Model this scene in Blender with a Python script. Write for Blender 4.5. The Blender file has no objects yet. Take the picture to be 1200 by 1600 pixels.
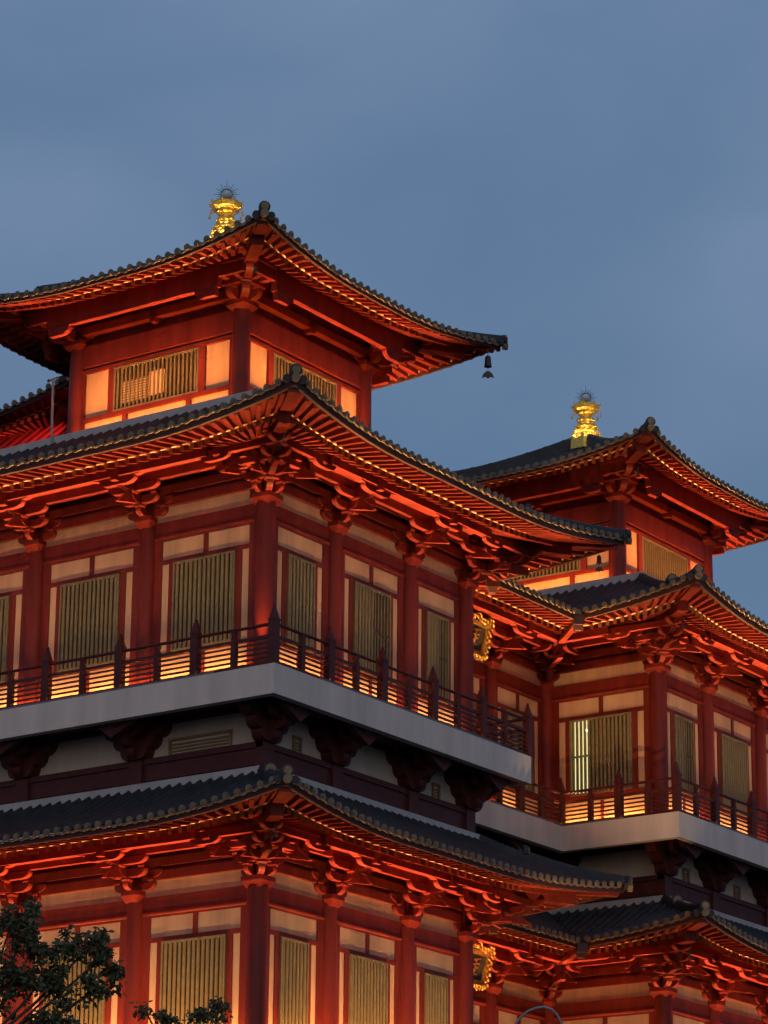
import bpy, math, random
from mathutils import Vector, Matrix
random.seed(7)
S = bpy.context.scene
COL = S.collection
PI = math.pi

# ------------------------------------------------------------------ camera
def setup_camera():
    yaw, pit, rol = map(math.radians, (34.841, 17.853, .543))
    F = Vector((-math.sin(yaw)*math.cos(pit), math.cos(yaw)*math.cos(pit), math.sin(pit)))
    R0 = Vector((math.cos(yaw), math.sin(yaw), 0)); U0 = R0.cross(F)
    R = R0*math.cos(rol)+U0*math.sin(rol); U = -R0*math.sin(rol)+U0*math.cos(rol)
    cd = bpy.data.cameras.new('camera'); cd.sensor_fit = 'HORIZONTAL'; cd.sensor_width = 36
    cd.lens = 4857.8/1200*36; cd.clip_end = 5000; cd.clip_start = .5
    c = bpy.data.objects.new('camera', cd); COL.objects.link(c)
    m = Matrix((R, U, -F)).transposed().to_4x4(); m.translation = Vector((43.05, -56.874, -18.658))
    c.matrix_world = m; S.camera = c
setup_camera()
S.render.resolution_x = 768; S.render.resolution_y = 1024
S.view_settings.view_transform = 'Standard'; S.view_settings.look = 'None'
S.view_settings.exposure = 0; S.view_settings.gamma = 1

# ------------------------------------------------------------------ dusk sky
def setup_world():
    w = bpy.data.worlds.new("World"); S.world = w; w.use_nodes = True
    nt = w.node_tree; nt.nodes.clear(); N = nt.nodes.new; L = nt.links.new
    out = N('ShaderNodeOutputWorld'); bg = N('ShaderNodeBackground')
    sky = N('ShaderNodeTexSky'); sky.sky_type = 'NISHITA'; sky.sun_disc = False
    sky.sun_elevation = math.radians(1.0); sky.sun_rotation = math.radians(200)
    tc = N('ShaderNodeTexCoord'); mp = N('ShaderNodeMapping'); mp.inputs['Scale'].default_value = (1, 1, 1.7)
    L(tc.outputs['Generated'], mp.inputs['Vector'])
    n1 = N('ShaderNodeTexNoise'); n1.inputs['Scale'].default_value = 6.5; n1.inputs['Detail'].default_value = 7
    n1.inputs['Roughness'].default_value = .45; n1.inputs['Distortion'].default_value = .3
    L(mp.outputs[0], n1.inputs['Vector'])
    cr = N('ShaderNodeValToRGB'); e = cr.color_ramp.elements
    e[0].position = .33; e[0].color = (.098, .174, .302, 1)
    e[1].position = .67; e[1].color = (.148, .224, .362, 1)
    L(n1.outputs['Fac'], cr.inputs[0])
    # elevation: a touch darker high up than half way
    sp = N('ShaderNodeSeparateXYZ'); L(tc.outputs['Generated'], sp.inputs[0])
    mr = N('ShaderNodeMapRange'); mr.inputs['From Min'].default_value = .1; mr.inputs['From Max'].default_value = .5
    mr.inputs['To Min'].default_value = .92; mr.inputs['To Max'].default_value = 1.06
    L(sp.outputs['Z'], mr.inputs['Value'])
    mu = N('ShaderNodeVectorMath'); mu.operation = 'SCALE'; L(cr.outputs[0], mu.inputs[0]); L(mr.outputs[0], mu.inputs['Scale'])
    sc = N('ShaderNodeVectorMath'); sc.operation = 'SCALE'; sc.inputs['Scale'].default_value = .012
    L(sky.outputs[0], sc.inputs[0])
    ad = N('ShaderNodeVectorMath'); ad.operation = 'ADD'; L(mu.outputs[0], ad.inputs[0]); L(sc.outputs[0], ad.inputs[1])
    L(ad.outputs[0], bg.inputs['Color']); bg.inputs['Strength'].default_value = 1.0
    L(bg.outputs[0], out.inputs[0])
setup_world()
def setup_sun():      # broad low fill added to lift the slabs, set as western afterglow
    ld = bpy.data.lights.new('sun', 'SUN'); ld.energy = .66; ld.angle = math.radians(70); ld.color = (1.0, .77, .60)
    o = bpy.data.objects.new('sun', ld); COL.objects.link(o)
    o.rotation_euler = Vector((-.60, .76, -.14)).to_track_quat('-Z', 'Y').to_euler()
setup_sun()

LIGHT_K = 1.0
WARM = (1, .60, .27)
UPCOL = {False: (1, .47, .17), True: (1, .37, .14)}
AMBER = (1.0, .43, .13); ORANGE = (1.0, .36, .12)

# ------------------------------------------------------------------ materials
def mat(name, col, rough=.5, metal=0, var=.12, scale=3.0, bump=0.0, bscale=20, emit=None, estr=0, streak=False, spec=.5):
    m = bpy.data.materials.new(name); m.use_nodes = True
    nt = m.node_tree; b = nt.nodes['Principled BSDF']
    b.inputs['Roughness'].default_value = rough; b.inputs['Metallic'].default_value = metal
    b.inputs['Specular IOR Level'].default_value = spec
    tc = nt.nodes.new('ShaderNodeTexCoord')
    vec = tc.outputs['Object']
    if streak:
        mp = nt.nodes.new('ShaderNodeMapping'); mp.inputs['Scale'].default_value = (1, 1, .15)
        nt.links.new(vec, mp.inputs['Vector']); vec = mp.outputs[0]
    n = nt.nodes.new('ShaderNodeTexNoise'); n.inputs['Scale'].default_value = scale; n.inputs['Detail'].default_value = 6
    n.inputs['Roughness'].default_value = .6
    nt.links.new(vec, n.inputs['Vector'])
    cr = nt.nodes.new('ShaderNodeValToRGB'); e = cr.color_ramp.elements
    e[0].position = .3; e[1].position = .7
    e[0].color = tuple(c*(1-var) for c in col)+(1,); e[1].color = tuple(min(1, c*(1+var)) for c in col)+(1,)
    nt.links.new(n.outputs['Fac'], cr.inputs[0]); nt.links.new(cr.outputs[0], b.inputs['Base Color'])
    if bump:
        n2 = nt.nodes.new('ShaderNodeTexNoise'); n2.inputs['Scale'].default_value = bscale; n2.inputs['Detail'].default_value = 4
        nt.links.new(tc.outputs['Object'], n2.inputs['Vector'])
        bp = nt.nodes.new('ShaderNodeBump'); bp.inputs['Strength'].default_value = bump; bp.inputs['Distance'].default_value = .02
        nt.links.new(n2.outputs['Fac'], bp.inputs['Height']); nt.links.new(bp.outputs[0], b.inputs['Normal'])
    if emit:
        b.inputs['Emission Color'].default_value = emit+(1,); b.inputs['Emission Strength'].default_value = estr
    return m
M = dict(
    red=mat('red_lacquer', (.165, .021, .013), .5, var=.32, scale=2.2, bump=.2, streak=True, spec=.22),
    maroon=mat('maroon_and_shaded_red', (.080, .017, .014), .55, var=.25, scale=4, bump=.1, spec=.25),  # railing maroon; below the balcony, red paint darkened for its shade
    cream=mat('cream_render', (.56, .365, .21), .8, var=.2, scale=2.2, bump=.25, bscale=40, streak=True),
    creamdull=mat('grey_cream_render', (.60, .48, .36), .85, var=.15, scale=1.6, bump=.15, bscale=40, streak=True),
    bars=mat('khaki_painted_bars', (.185, .150, .064), .55, var=.18, scale=5),
    glass=mat('dark_window_glass', (.070, .052, .024), .5, var=.4, spec=.2),
    lit=mat('lit_room', (.3, .3, .2), .6, emit=(.66, .66, .30), estr=1.3, var=.4, scale=2),
    bulb=mat('bright_bulb', (.9, .9, .8), .5, emit=(1, 1, .85), estr=4),
    tile=mat('grey_roof_tile', (.026, .029, .034), .6, var=.35, scale=3, bump=.3, bscale=14, spec=.3),
    cap=mat('glazed_tile_end', (.17, .128, .07), .42, var=.4, scale=6, bump=.3, bscale=30, spec=.3),
    fascia=mat('dark_eave_board', (.06, .018, .014), .6, var=.3),
    pale=mat('pale_highlight', (.80, .60, .34), .6, var=.1),  # pale tone puts the bright dashes by the rafter ends into colour
    ochre=mat('ochre_rafter_end', (.36, .20, .06), .5, var=.2, scale=8),
    slab=mat('painted_concrete_slab', (.62, .53, .455), .75, var=.14, scale=1.6, bump=.15, bscale=30, streak=True),
    flash=mat('grey_ridge_flashing', (.40, .37, .36), .6, var=.15, scale=2),
    gold=mat('gold_leaf', (.88, .50, .10), .25, metal=.8, var=.35, scale=14, bump=.8, bscale=18),
    goldframe=mat('carved_gold_frame', (.50, .29, .06), .38, metal=.55, var=.45, scale=14, bump=1.0, bscale=22),
    plaque=mat('plaque_panel', (.05, .055, .05), .4, var=.3),
    bronze=mat('dark_bronze', (.05, .045, .04), .5, metal=.6, var=.3),
    steel=mat('steel_pole', (.25, .25, .26), .5, metal=.5),
    lamp=mat('lamp_housing', (.12, .12, .12), .5),
    glow=mat('light_strip_diffuser', (.9, .7, .4), .5, emit=(1, .62, .25), estr=1.5),
    crystal=mat('crystal_ball', (.45, .5, .55), .08, var=.2),
    leaf=mat('dark_green_leaf', (.065, .070, .024), .6, var=.45, scale=5),
    bark=mat('grey_brown_bark', (.07, .045, .03), .85, var=.3, scale=12, bump=.4),
    ground=mat('asphalt_ground', (.05, .05, .052), .9, var=.3, scale=.4, bump=.2),
    vent=mat('timber_vent_louvre', (.30, .17, .06), .6, var=.2, scale=6),
)

# ------------------------------------------------------------------ mesh builder
class MB:
    def __init__(s): s.v = []; s.f = []; s.m = []; s.s = []
    def add(s, vs, fs, mi=0, smooth=False):
        b = len(s.v); s.v += [tuple(p) for p in vs]
        for f in fs: s.f.append(tuple(b+i for i in f)); s.m.append(mi); s.s.append(smooth)
    def hexa(s, P, mi=0):      # 8 points: bottom 4, top 4
        s.add(P, [(3, 2, 1, 0), (4, 5, 6, 7), (0, 1, 5, 4), (1, 2, 6, 5), (2, 3, 7, 6), (3, 0, 4, 7)], mi)
    def box(s, T, u0, u1, n0, n1, z0, z1, mi=0):
        s.hexa([T(u0, n0, z0), T(u1, n0, z0), T(u1, n1, z0), T(u0, n1, z0), T(u0, n0, z1), T(u1, n0, z1), T(u1, n1, z1), T(u0, n1, z1)], mi)
    def taper(s, T, u, n, z0, z1, a0, a1, mi=0):
        s.hexa([T(u-a0, n-a0, z0), T(u+a0, n-a0, z0), T(u+a0, n+a0, z0), T(u-a0, n+a0, z0),
                T(u-a1, n-a1, z1), T(u+a1, n-a1, z1), T(u+a1, n+a1, z1), T(u-a1, n+a1, z1)], mi)
    def prism(s, A, B, mi=0, smooth=False):     # two matching polygons
        k = len(A); s.add(list(A)+list(B), [tuple(range(k-1, -1, -1)), tuple(range(k, 2*k))], mi)
        s.add(list(A)+list(B), [(i, (i+1) % k, k+(i+1) % k, k+i) for i in range(k)], mi, smooth)
    def tube(s, path, r, seg=8, mi=0, cap=True, r2=None):
        path = [Vector(p) for p in path]; n = len(path); rings = []
        for i, p in enumerate(path):
            d = (path[min(i+1, n-1)]-path[max(i-1, 0)]).normalized()
            a = d.cross(Vector((0, 0, 1)))
            if a.length < 1e-3: a = Vector((1, 0, 0))
            a.normalize(); b = a.cross(d)
            rr = r if r2 is None else r+(r2-r)*i/(n-1)
            rings.append([p+(a*math.cos(t)+b*math.sin(t))*rr for t in (2*PI*k/seg for k in range(seg))])
        vs = [q for R in rings for q in R]
        fs = [(i*seg+k, i*seg+(k+1) % seg, (i+1)*seg+(k+1) % seg, (i+1)*seg+k) for i in range(n-1) for k in range(seg)]
        s.add(vs, fs, mi, True)
        if cap: s.add(rings[0], [tuple(range(seg))], mi); s.add(rings[-1], [tuple(range(seg-1, -1, -1))], mi)
    def lathe(s, c, prof, seg=16, mi=0, smooth=True, rot=0):
        c = Vector(c); n = len(prof)
        vs = [c+Vector((r*math.cos(2*PI*k/seg+rot), r*math.sin(2*PI*k/seg+rot), z)) for r, z in prof for k in range(seg)]
        s.add(vs, [(i*seg+k, i*seg+(k+1) % seg, (i+1)*seg+(k+1) % seg, (i+1)*seg+k) for i in range(n-1) for k in range(seg)], mi, smooth)
        s.add(vs[:seg], [tuple(range(seg-1, -1, -1))], mi); s.add(vs[-seg:], [tuple(range(seg))], mi)
    def sweep(s, path, hw, zlo, zhi, mi=0):     # rect section with horizontal width
        path = [Vector(p) for p in path]; n = len(path); rings = []
        for i, p in enumerate(path):
            d = path[min(i+1, n-1)]-path[max(i-1, 0)]; a = Vector((-d.y, d.x, 0)).normalized()
            rings.append([p-a*hw+Vector((0, 0, zlo)), p+a*hw+Vector((0, 0, zlo)), p+a*hw+Vector((0, 0, zhi)), p-a*hw+Vector((0, 0, zhi))])
        vs = [q for R in rings for q in R]
        fs = [(i*4+k, i*4+(k+1) % 4, i*4+4+(k+1) % 4, i*4+4+k) for i in range(n-1) for k in range(4)]
        s.add(vs, fs+[(3, 2, 1, 0), tuple(4*n-4+k for k in range(4))], mi)
    def build(s, name, mats, parent=None, origin=None, props=None):
        me = bpy.data.meshes.new(name)
        o = Vector(origin) if origin is not None else Vector((0, 0, 0))
        me.from_pydata([tuple(Vector(p)-o) for p in s.v], [], s.f)
        for m in (mats if isinstance(mats, (list, tuple)) else [mats]): me.materials.append(m)
        me.polygons.foreach_set('material_index', s.m); me.polygons.foreach_set('use_smooth', s.s)
        me.validate(); me.update()
        ob = bpy.data.objects.new(name, me); COL.objects.link(ob)
        if parent is not None:
            ob.parent = parent; ob.matrix_parent_inverse = Matrix.Identity(4)
            ob.location = o-wloc(parent)
        else: ob.location = o
        if props:
            for k, v in props.items(): ob[k] = v
        return ob
def wloc(o):
    p = Vector(o.location)
    while o.parent: o = o.parent; p += Vector(o.location)
    return p
def tag(o, label, cat, group=None):
    o['label'] = label; o['category'] = cat
    if group: o['group'] = group
    return o
def empty(name, loc, label, cat, group=None):
    o = bpy.data.objects.new(name, None); COL.objects.link(o); o.location = loc; o.empty_display_size = .3
    return tag(o, label, cat, group)
class Fr:      # face frame: u along the wall, n outward, z up
    def __init__(s, P, u, n, z=0): s.P = Vector((P[0], P[1], z)); s.u = Vector((u[0], u[1], 0)); s.n = Vector((n[0], n[1], 0))
    def __call__(s, u, n, z): return s.P+s.u*u+s.n*n+Vector((0, 0, z))
    def up(s, dz): return Fr((s.P.x, s.P.y), s.u, s.n, s.P.z+dz)

def strip_light(T, u0, u1, n, z, watts, col, tilt=0, spread=120, w=.05):
    """linear lamp along the face, tilted by tilt degrees from straight up towards the wall"""
    ld = bpy.data.lights.new('wall_washer_lamp', 'AREA'); ld.shape = 'RECTANGLE'
    ld.size = abs(u1-u0); ld.size_y = w; ld.energy = watts*abs(u1-u0)*LIGHT_K; ld.color = col; ld.spread = math.radians(spread)
    o = bpy.data.objects.new('wall_washer_lamp', ld); COL.objects.link(o)
    a = math.radians(tilt)
    d = Vector((0, 0, 1))*math.cos(a)-T.n*math.sin(a)     # emission direction
    x = T.u.normalized(); zax = -d; y = zax.cross(x)
    m = Matrix((x, y, zax)).transposed().to_4x4(); m.translation = T((u0+u1)/2, n, z); o.matrix_world = m
    return o
def spot(p, target, watts, col, deg=60, r=.05, blend=.6):
    ld = bpy.data.lights.new('spot_lamp', 'SPOT'); ld.energy = watts; ld.color = col; ld.spot_size = math.radians(deg)
    ld.spot_blend = blend; ld.shadow_soft_size = r
    o = bpy.data.objects.new('spot_lamp', ld); COL.objects.link(o); o.location = p
    o.rotation_euler = (Vector(target)-Vector(p)).to_track_quat('-Z', 'Y').to_euler(); return o

# ------------------------------------------------------------------ roof side
def make_roof_side(T, L, ends, roof, P, detail=True, rows=True):
    """T frame at z=0 with s=0 at the wall corner. P: dict N, ntop, ze (tile eave height), zt, Lf, D, prof, zr (rafter profile base), sag"""
    N, nt_, ze, zt, Lf, D = P['N'], P['ntop'], P['ze'], P['zt'], P['Lf'], P['D']
    h0, h1 = ends[0] == 'hip', ends[1] == 'hip'
    v0, v1 = ends[0] == 'valley', ends[1] == 'valley'
    def lo(n): return -n if h0 else (n if v0 else 0)
    def hi(n): return L+n if h1 else (L-n if v1 else L)
    def lift(s):
        q = 0
        if h0: q += Lf*max(0, 1-(s+N)/D)**2.0
        if h1: q += Lf*max(0, 1-(L+N-s)/D)**2.0
        return q
    def W(s, n, z, k=1.0):      # flared point
        l = lift(s); fl = .42*l*max(0, n/N); ss = s
        if h0 and s < 0: ss = s-fl*min(1, -s/N)
        if h1 and s > L: ss = s+fl*min(1, (s-L)/N)
        return T(ss, n+fl, z+l*k)
    def zs(n):                  # tile deck height
        t = (N-n)/(N-nt_); return ze+(zt-ze)*(P['c']*t+(1-P['c'])*t*t)
    def wn(n): return max(0, (n-nt_)/(N-nt_))**.7
    # deck
    b = MB(); ns = [nt_+(N-nt_)*i/8 for i in range(9)]; K = 44; g = []
    for n in ns:
        a, c = lo(n), hi(n)
        g.append([W(a+(c-a)*k/K, n, zs(n), wn(n)) for k in range(K+1)])
    vs = [p for r_ in g for p in r_]
    b.add(vs, [(i*(K+1)+k, i*(K+1)+k+1, (i+1)*(K+1)+k+1, (i+1)*(K+1)+k) for i in range(8) for k in range(K)], 0, True)
    b.build('tile_deck', M['tile'], roof)
    # barrel tile rows and eave caps
    if rows:
        b = MB(); sp = .31; a, c = lo(N), hi(N); cnt = int(round((c-a)/sp))
        if v0 or v1: a -= N*0
        s_start = min(lo(N), lo(nt_)); s_end = max(hi(N), hi(nt_)); cnt = int((s_end-s_start)/sp)
        for i in range(cnt+1):
            s = s_start+(s_end-s_start-cnt*sp)/2+i*sp
            nl, nh = nt_+(.1 if nt_ > -2 else 0), N
            if h0: nl = max(nl, -s)
            if h1: nl = max(nl, s-L)
            if v0: nh = min(nh, s)
            if v1: nh = min(nh, L-s)
            if ends[0] == 'cut' and s < 0: continue
            if ends[1] == 'cut' and s > L: continue
            if nh-nl < .12: continue
            q = 8; r = .070+random.uniform(-.004, .004); arc = [PI*j/4 for j in range(5)]; vs = []
            for j in range(q+1):
                n = nl+(nh-nl)*j/q; c0 = W(s, n, zs(n)+.005, wn(n))
                if j == q and nh == N: c0 = c0+T.n*.05
                vs += [c0+T.u*(math.cos(t)*r)+Vector((0, 0, math.sin(t)*r)) for t in arc]
            b.add(vs, [(j*5+k, j*5+k+1, j*5+6+k, j*5+5+k) for j in range(q) for k in range(4)], 0, True)
            if nh == N:
                c0 = W(s, N, zs(N)+.02, 1)+T.n*.05
                jit = random.uniform(-.008, .008)
                A = [c0+T.u*(math.cos(t)*.086)+Vector((0, 0, math.sin(t)*.086+jit)) for t in (2*PI*k/12 for k in range(12))]
                B = [p+T.n*.05 for p in A]; b.prism(A, B, 1)
                A2 = [c0+T.n*.05+T.u*(math.cos(t)*.052)+Vector((0, 0, math.sin(t)*.052+jit)) for t in (2*PI*k/10 for k in range(10))]
                b.prism(A2, [p+T.n*.015 for p in A2], 1)
                # drip tile between caps: a sagging lip
                if s+sp < hi(N)-.05:
                    c1 = W(s+sp, N, zs(N)+.02, 1)+T.n*.05
                    up_, dn = [], []
                    for k in range(7):
                        t = k/6; p = c0.lerp(c1, t); sg = math.sin(PI*t)
                        up_.append(p+Vector((0, 0, -.01-.045*sg))); dn.append(p+Vector((0, 0, -.04-.075*sg)))
                    poly = up_+dn[::-1]
                    for k in range(6):
                        qd = [up_[k], up_[k+1], dn[k+1], dn[k]]
                        b.prism(qd, [p+T.n*.03 for p in qd], 1)
        b.build('tile_rows', [M['tile'], M['cap']], roof)
    if not detail: return W, lift, zs, wn
    # rafters
    zb = P['zb']; dz = P.get('slopef', .16); dzi = P.get('slopei', .3); nf = P['nf']; no = N-.17
    def zf(n): return zb+(no-n)*dz                       # underside of flying rafters
    def zi(n): return zb-.13+(no-nf)*dz-.02+max(0, (nf+.12-n))*dzi   # underside of inner rafters
    b = MB(); br = MB(); sp = .335; a, c = lo(N)+.32, hi(N)-.32
    if v0: a = 0
    if v1: c = L
    cnt = int((c-a)/sp)
    for i in range(cnt+1):
        st = a+(c-a-cnt*sp)/2+i*sp; sr = st; Q = 1.0
        if h0 and st < Q: sr = Q*(st+N)/(N+Q)
        if h1 and st > L-Q: sr = L-Q*(L+N-st)/(N+Q)
        def pos(n):
            t = n/no; return sr+(st-sr)*t
        d = (T.u*(st-sr)+T.n*no).normalized(); pr = Vector((-d.y, d.x, 0))*.055
        def highlight_block():  # added pale block imitating the bright highlight on a rafter end
            n0, n1 = no-.005, no+.055
            if (v0 and st < n1) or (v1 and L-st < n1): return
            A = [W(pos(n0), n0, zf(no)+.085), W(pos(n1), n1, zf(no)+.085)]
            P_ = [A[0]-pr*.8, A[0]+pr*.8, A[1]+pr*.8, A[1]-pr*.8]; br.hexa(P_+[p+Vector((0, 0, .035)) for p in P_], 2)
        highlight_block()
        def bar(n0, n1, zfun, h, endm):
            if v0: n1 = min(n1, st)
            if v1: n1 = min(n1, L-st)
            if n1-n0 < .1: return
            A = [W(pos(n0), n0, zfun(n0)), W(pos(n1), n1, zfun(n1))]
            P_ = [A[0]-pr, A[0]+pr, A[1]+pr, A[1]-pr]; hh = Vector((0, 0, h))
            vs = P_+[p+hh for p in P_]
            br.add(vs, [(3, 2, 1, 0), (4, 5, 6, 7), (0, 1, 5, 4), (1, 2, 6, 5), (3, 0, 4, 7)], 0)
            br.add(vs, [(2, 3, 7, 6)], endm)
        bar(nf-.05, no, zf, .125, 1)
        bar(-.05, nf+.12, zi, .13, 1)
    br.build('rafter_row', [M['red'], M['ochre'], M['pale']], roof)
    # soffit boards above both rafter rows, dark fascia board, pale fillet for the bright dashes
    def sheet(mb, n0, n1, zfun, th, mi=0, K=40):
        g = [];
        for n in (n0, n1):
            a, c = lo(n), hi(n)
            g.append([W(a+(c-a)*k/K, n, zfun(n)) for k in range(K+1)])
        up_ = Vector((0, 0, th))
        for k in range(K):
            mb.hexa([g[0][k], g[0][k+1], g[1][k+1], g[1][k], g[0][k]+up_, g[0][k+1]+up_, g[1][k+1]+up_, g[1][k]+up_], mi)
    b = MB()
    sheet(b, nf-.02, N-.06, lambda n: zf(n)+.126, .03); sheet(b, 0.0, nf+.05, lambda n: zi(n)+.132, .03)
    b.build('soffit_board', M['red'], roof)
    b = MB(); sheet(b, N-.10, N-.02, lambda n: zb+.0, ze-zb-.03); b.build('eave_board', M['fascia'], roof)
    b = MB(); sheet(b, nf+.122, nf+.17, lambda n: zf(nf+.12)+.004, .03); b.build('eave_fillet', M['pale'], roof)
    return W, lift, zs, wn

def hip(T, P, roof, corner, L, n_in=None, bell=True):
    """corner 0: s=0 end, 1: s=L end. ridge on the hip line + hip beams below + corner caps"""
    N, nt_, ze, zt, Lf, D = P['N'], P['ntop'], P['ze'], P['zt'], P['Lf'], P['D']
    def pt(n, dz=0):
        d = N-n; l = Lf*max(0, 1-d/D)**2.0; fl = .42*l*max(0, n/N)
        t = (N-n)/(N-nt_); z = ze+(zt-ze)*(P['c']*t+(1-P['c'])*t*t)+l*max(0, (n-nt_)/(N-nt_))**.7
        s = -n-fl if corner == 0 else L+n+fl
        return T(s, n+fl, z+dz)
    def under(n, dz=0):
        d = N-n; l = Lf*max(0, 1-d/D)**2.0; fl = .42*l*max(0, n/N)
        s = -n-fl if corner == 0 else L+n+fl
        return T(s, n+fl, l+dz)
    tip = pt(N); dirv = (pt(N)-pt(N-.5)); dirv.z = 0; dirv.normalize(); side = Vector((-dirv.y, dirv.x, 0))
    step = 1.75
    lowr = [pt(N+.02-(step+.1)*i/6) for i in range(7)]; upr = [pt(N-step-(N-step-nt_-.1)*i/8) for i in range(9)]
    b = MB()
    b.sweep(lowr, .12, -.02, .13); b.tube([p+Vector((0, 0, .15)) for p in lowr], .10, 10)
    uh = .27 if nt_ < -2 else .06
    b.sweep(upr, .13, -.02, uh); b.tube([p+Vector((0, 0, uh+.02)) for p in upr], .10, 10)
    e = upr[0]+Vector((0, 0, .20))
    def disc(c, r, th=.07, mi=0):
        A = [c+side*(math.cos(t)*r)+Vector((0, 0, math.sin(t)*r)) for t in (2*PI*k/14 for k in range(14))]
        b.prism(A, [p+dirv*th for p in A], mi)
    disc(e, .165, .12); disc(lowr[0]+Vector((0, 0, .12)), .145, .1); disc(e+dirv*.12, .12, .04, 1)
    disc(lowr[0]+dirv*.1+Vector((0, 0, .12)), .10, .04, 1)
    disc(lowr[0]+side*.19+dirv*-.12+Vector((0, 0, -.05)), .095, .1); disc(lowr[0]-side*.19+dirv*-.12+Vector((0, 0, -.05)), .095, .1)
    disc(lowr[0]+dirv*.02+Vector((0, 0, -.06)), .1, .13, 1)
    # joints of the ridge tiles
    for k in range(1, 8):
        p = upr[k]+Vector((0, 0, uh+.02)); q = (upr[k+1]-upr[k]).normalized()*.05
        b.tube([p-q, p+q], .112, 10, 0)
    b.build('hip_ridge', [M['tile'], M['cap']], roof)
    # hip beams underneath: an upper beam to the tip and a lower one stopping short
    zb = P['zb']; dz = P.get('slopef', .16); nf = P['nf']
    b = MB()
    up_ = [under(n, zb-.02+(N-n)*dz*.9) for n in (N-.12, N-.5, nf+.3, nf-.3, nf-.9)]
    b.sweep(up_, .13, -.10, .14)
    lowb = [under(n, zb-.32+(N-.1-nf)*dz+(nf+.28-n)*.26) for n in (nf+.28, nf-.1, nf-.7, nf-1.3, 0)]
    b.sweep(lowb, .155, -.12, .22)
    b.build('hip_beam', M['red'], roof)
    return tip, dirv, side, under

# ------------------------------------------------------------------ bracket sets
def arm(mb, T, c, d, Lm, h, w, z, back=.0, mi=0):
    """arm through plan point c (u,n) along plan direction d, half-length Lm (back: other half), curved ends"""
    du, dn = d; k = math.hypot(du, dn); du /= k; dn /= k
    prof = []
    R = min(.26, Lm*.6)
    def endp(sg, Ll):
        pts = []
        if Ll < .05: return [(0, 0), (0, h)] if sg > 0 else [(0, h), (0, 0)]
        for j in range(6):
            t = PI/2*j/5; pts.append((sg*(Ll-R+R*math.sin(t)), h*.85*(1-math.cos(t))))
        pts.append((sg*Ll, h)); return pts
    right = endp(1, Lm); left = endp(-1, back) if back > .05 else [(-.05, 0), (-.05, h)]
    poly = left[::-1] if back > .05 else [(-.05, h), (-.05, 0)]
    poly = poly+right
    pu, pn = -dn*w/2, du*w/2
    A = [T(c[0]+du*x+pu, c[1]+dn*x+pn, z+y) for x, y in poly]; B = [T(c[0]+du*x-pu, c[1]+dn*x-pn, z+y) for x, y in poly]
    mb.prism(A, B, mi)
def dou(mb, T, u, n, z, a=.09, h=.10, mi=0):
    mb.taper(T, u, n, z, z+h*.45, a*.72, a, mi); mb.taper(T, u, n, z+h*.45, z+h, a, a, mi)
def lever(mb, T, u, n0, n1, z0, z1, w=.12, mi=0):
    for p in (0,):
        prof = [(n0, z0), (n1, z1), (n1+.02, z1+.03), (n1-.42, z0+.24), (n0, z0+.30)]
        A = [T(u-w/2, n, z) for n, z in prof]; B = [T(u+w/2, n, z) for n, z in prof]; mb.prism(A, B, mi)

def bracket_mid(T, u, z=4.43, sc=1.0):
    b = MB(); w = .15
    b.taper(T, u, .06, z, z+.16, .17, .25); b.taper(T, u, .06, z+.16, z+.27, .25, .25)
    z1 = z+.27
    arm(b, T, (u, .06), (0, 1), .42, .19, w, z1, .2); arm(b, T, (u, .06), (1, 0), .60, .19, w, z1, .60)
    for q in (-.5, .5): dou(b, T, u+q, .06, z1+.19)
    dou(b, T, u, .40, z1+.19, .11)
    z2 = z1+.29
    arm(b, T, (u, .06), (0, 1), .72, .19, w, z2, .1); arm(b, T, (u, .40), (1, 0), .58, .19, w, z2, .58)
    arm(b, T, (u, .06), (1, 0), .82, .19, w, z2, .82)
    lever(b, T, u, .35, 1.25, z2+.03, z2-.15)
    for q in (-.48, .48): dou(b, T, u+q, .40, z2+.19)
    dou(b, T, u, .70, z2+.19, .11)
    z3 = z2+.26
    arm(b, T, (u, .06), (0, 1), 1.18, .17, w, z3-.02, .1)
    arm(b, T, (u, .635), (1, 0), .78, .17, w, z3, .78)
    z4 = z3+.1
    arm(b, T, (u, 1.26), (1, 0), .55, .17, w, z4-.10, .55)
    arm(b, T, (u, 1.26), (1, 0), .85, .16, w+.02, z4+.07, .85)
    b.box(T, u-.09, u+.09, 1.05, 1.48, z4-.02, z4+.3)
    pr_ = [(0, z1+.02), (.34, z1+.06), (.42, z1+.19), (.46, z2+.05), (.66, z2+.1), (.72, z2+.2), (.78, z3+.02), (1.10, z3+.1), (1.14, z4+.3), (0, z4+.3)]
    b.prism([T(u-.055, x, y) for x, y in pr_], [T(u+.055, x, y) for x, y in pr_])
    # solid cheek filling the set against the wall
    b.box(T, u-.13, u+.13, 0, .2, z1, z4+.5)
    prof = [(-.18, z1), (.18, z1), (.30, z1+.2), (.52, z1+.25), (.58, z2+.2), (.76, z2+.26), (.80, z3+.2), (-.80, z3+.2), (-.76, z2+.26), (-.58, z2+.2), (-.52, z1+.25), (-.30, z1+.2)]
    A = [T(u+x, .02, y) for x, y in prof]; B = [T(u+x, .13, y) for x, y in prof]; b.prism(A, B)
    return b
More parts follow.
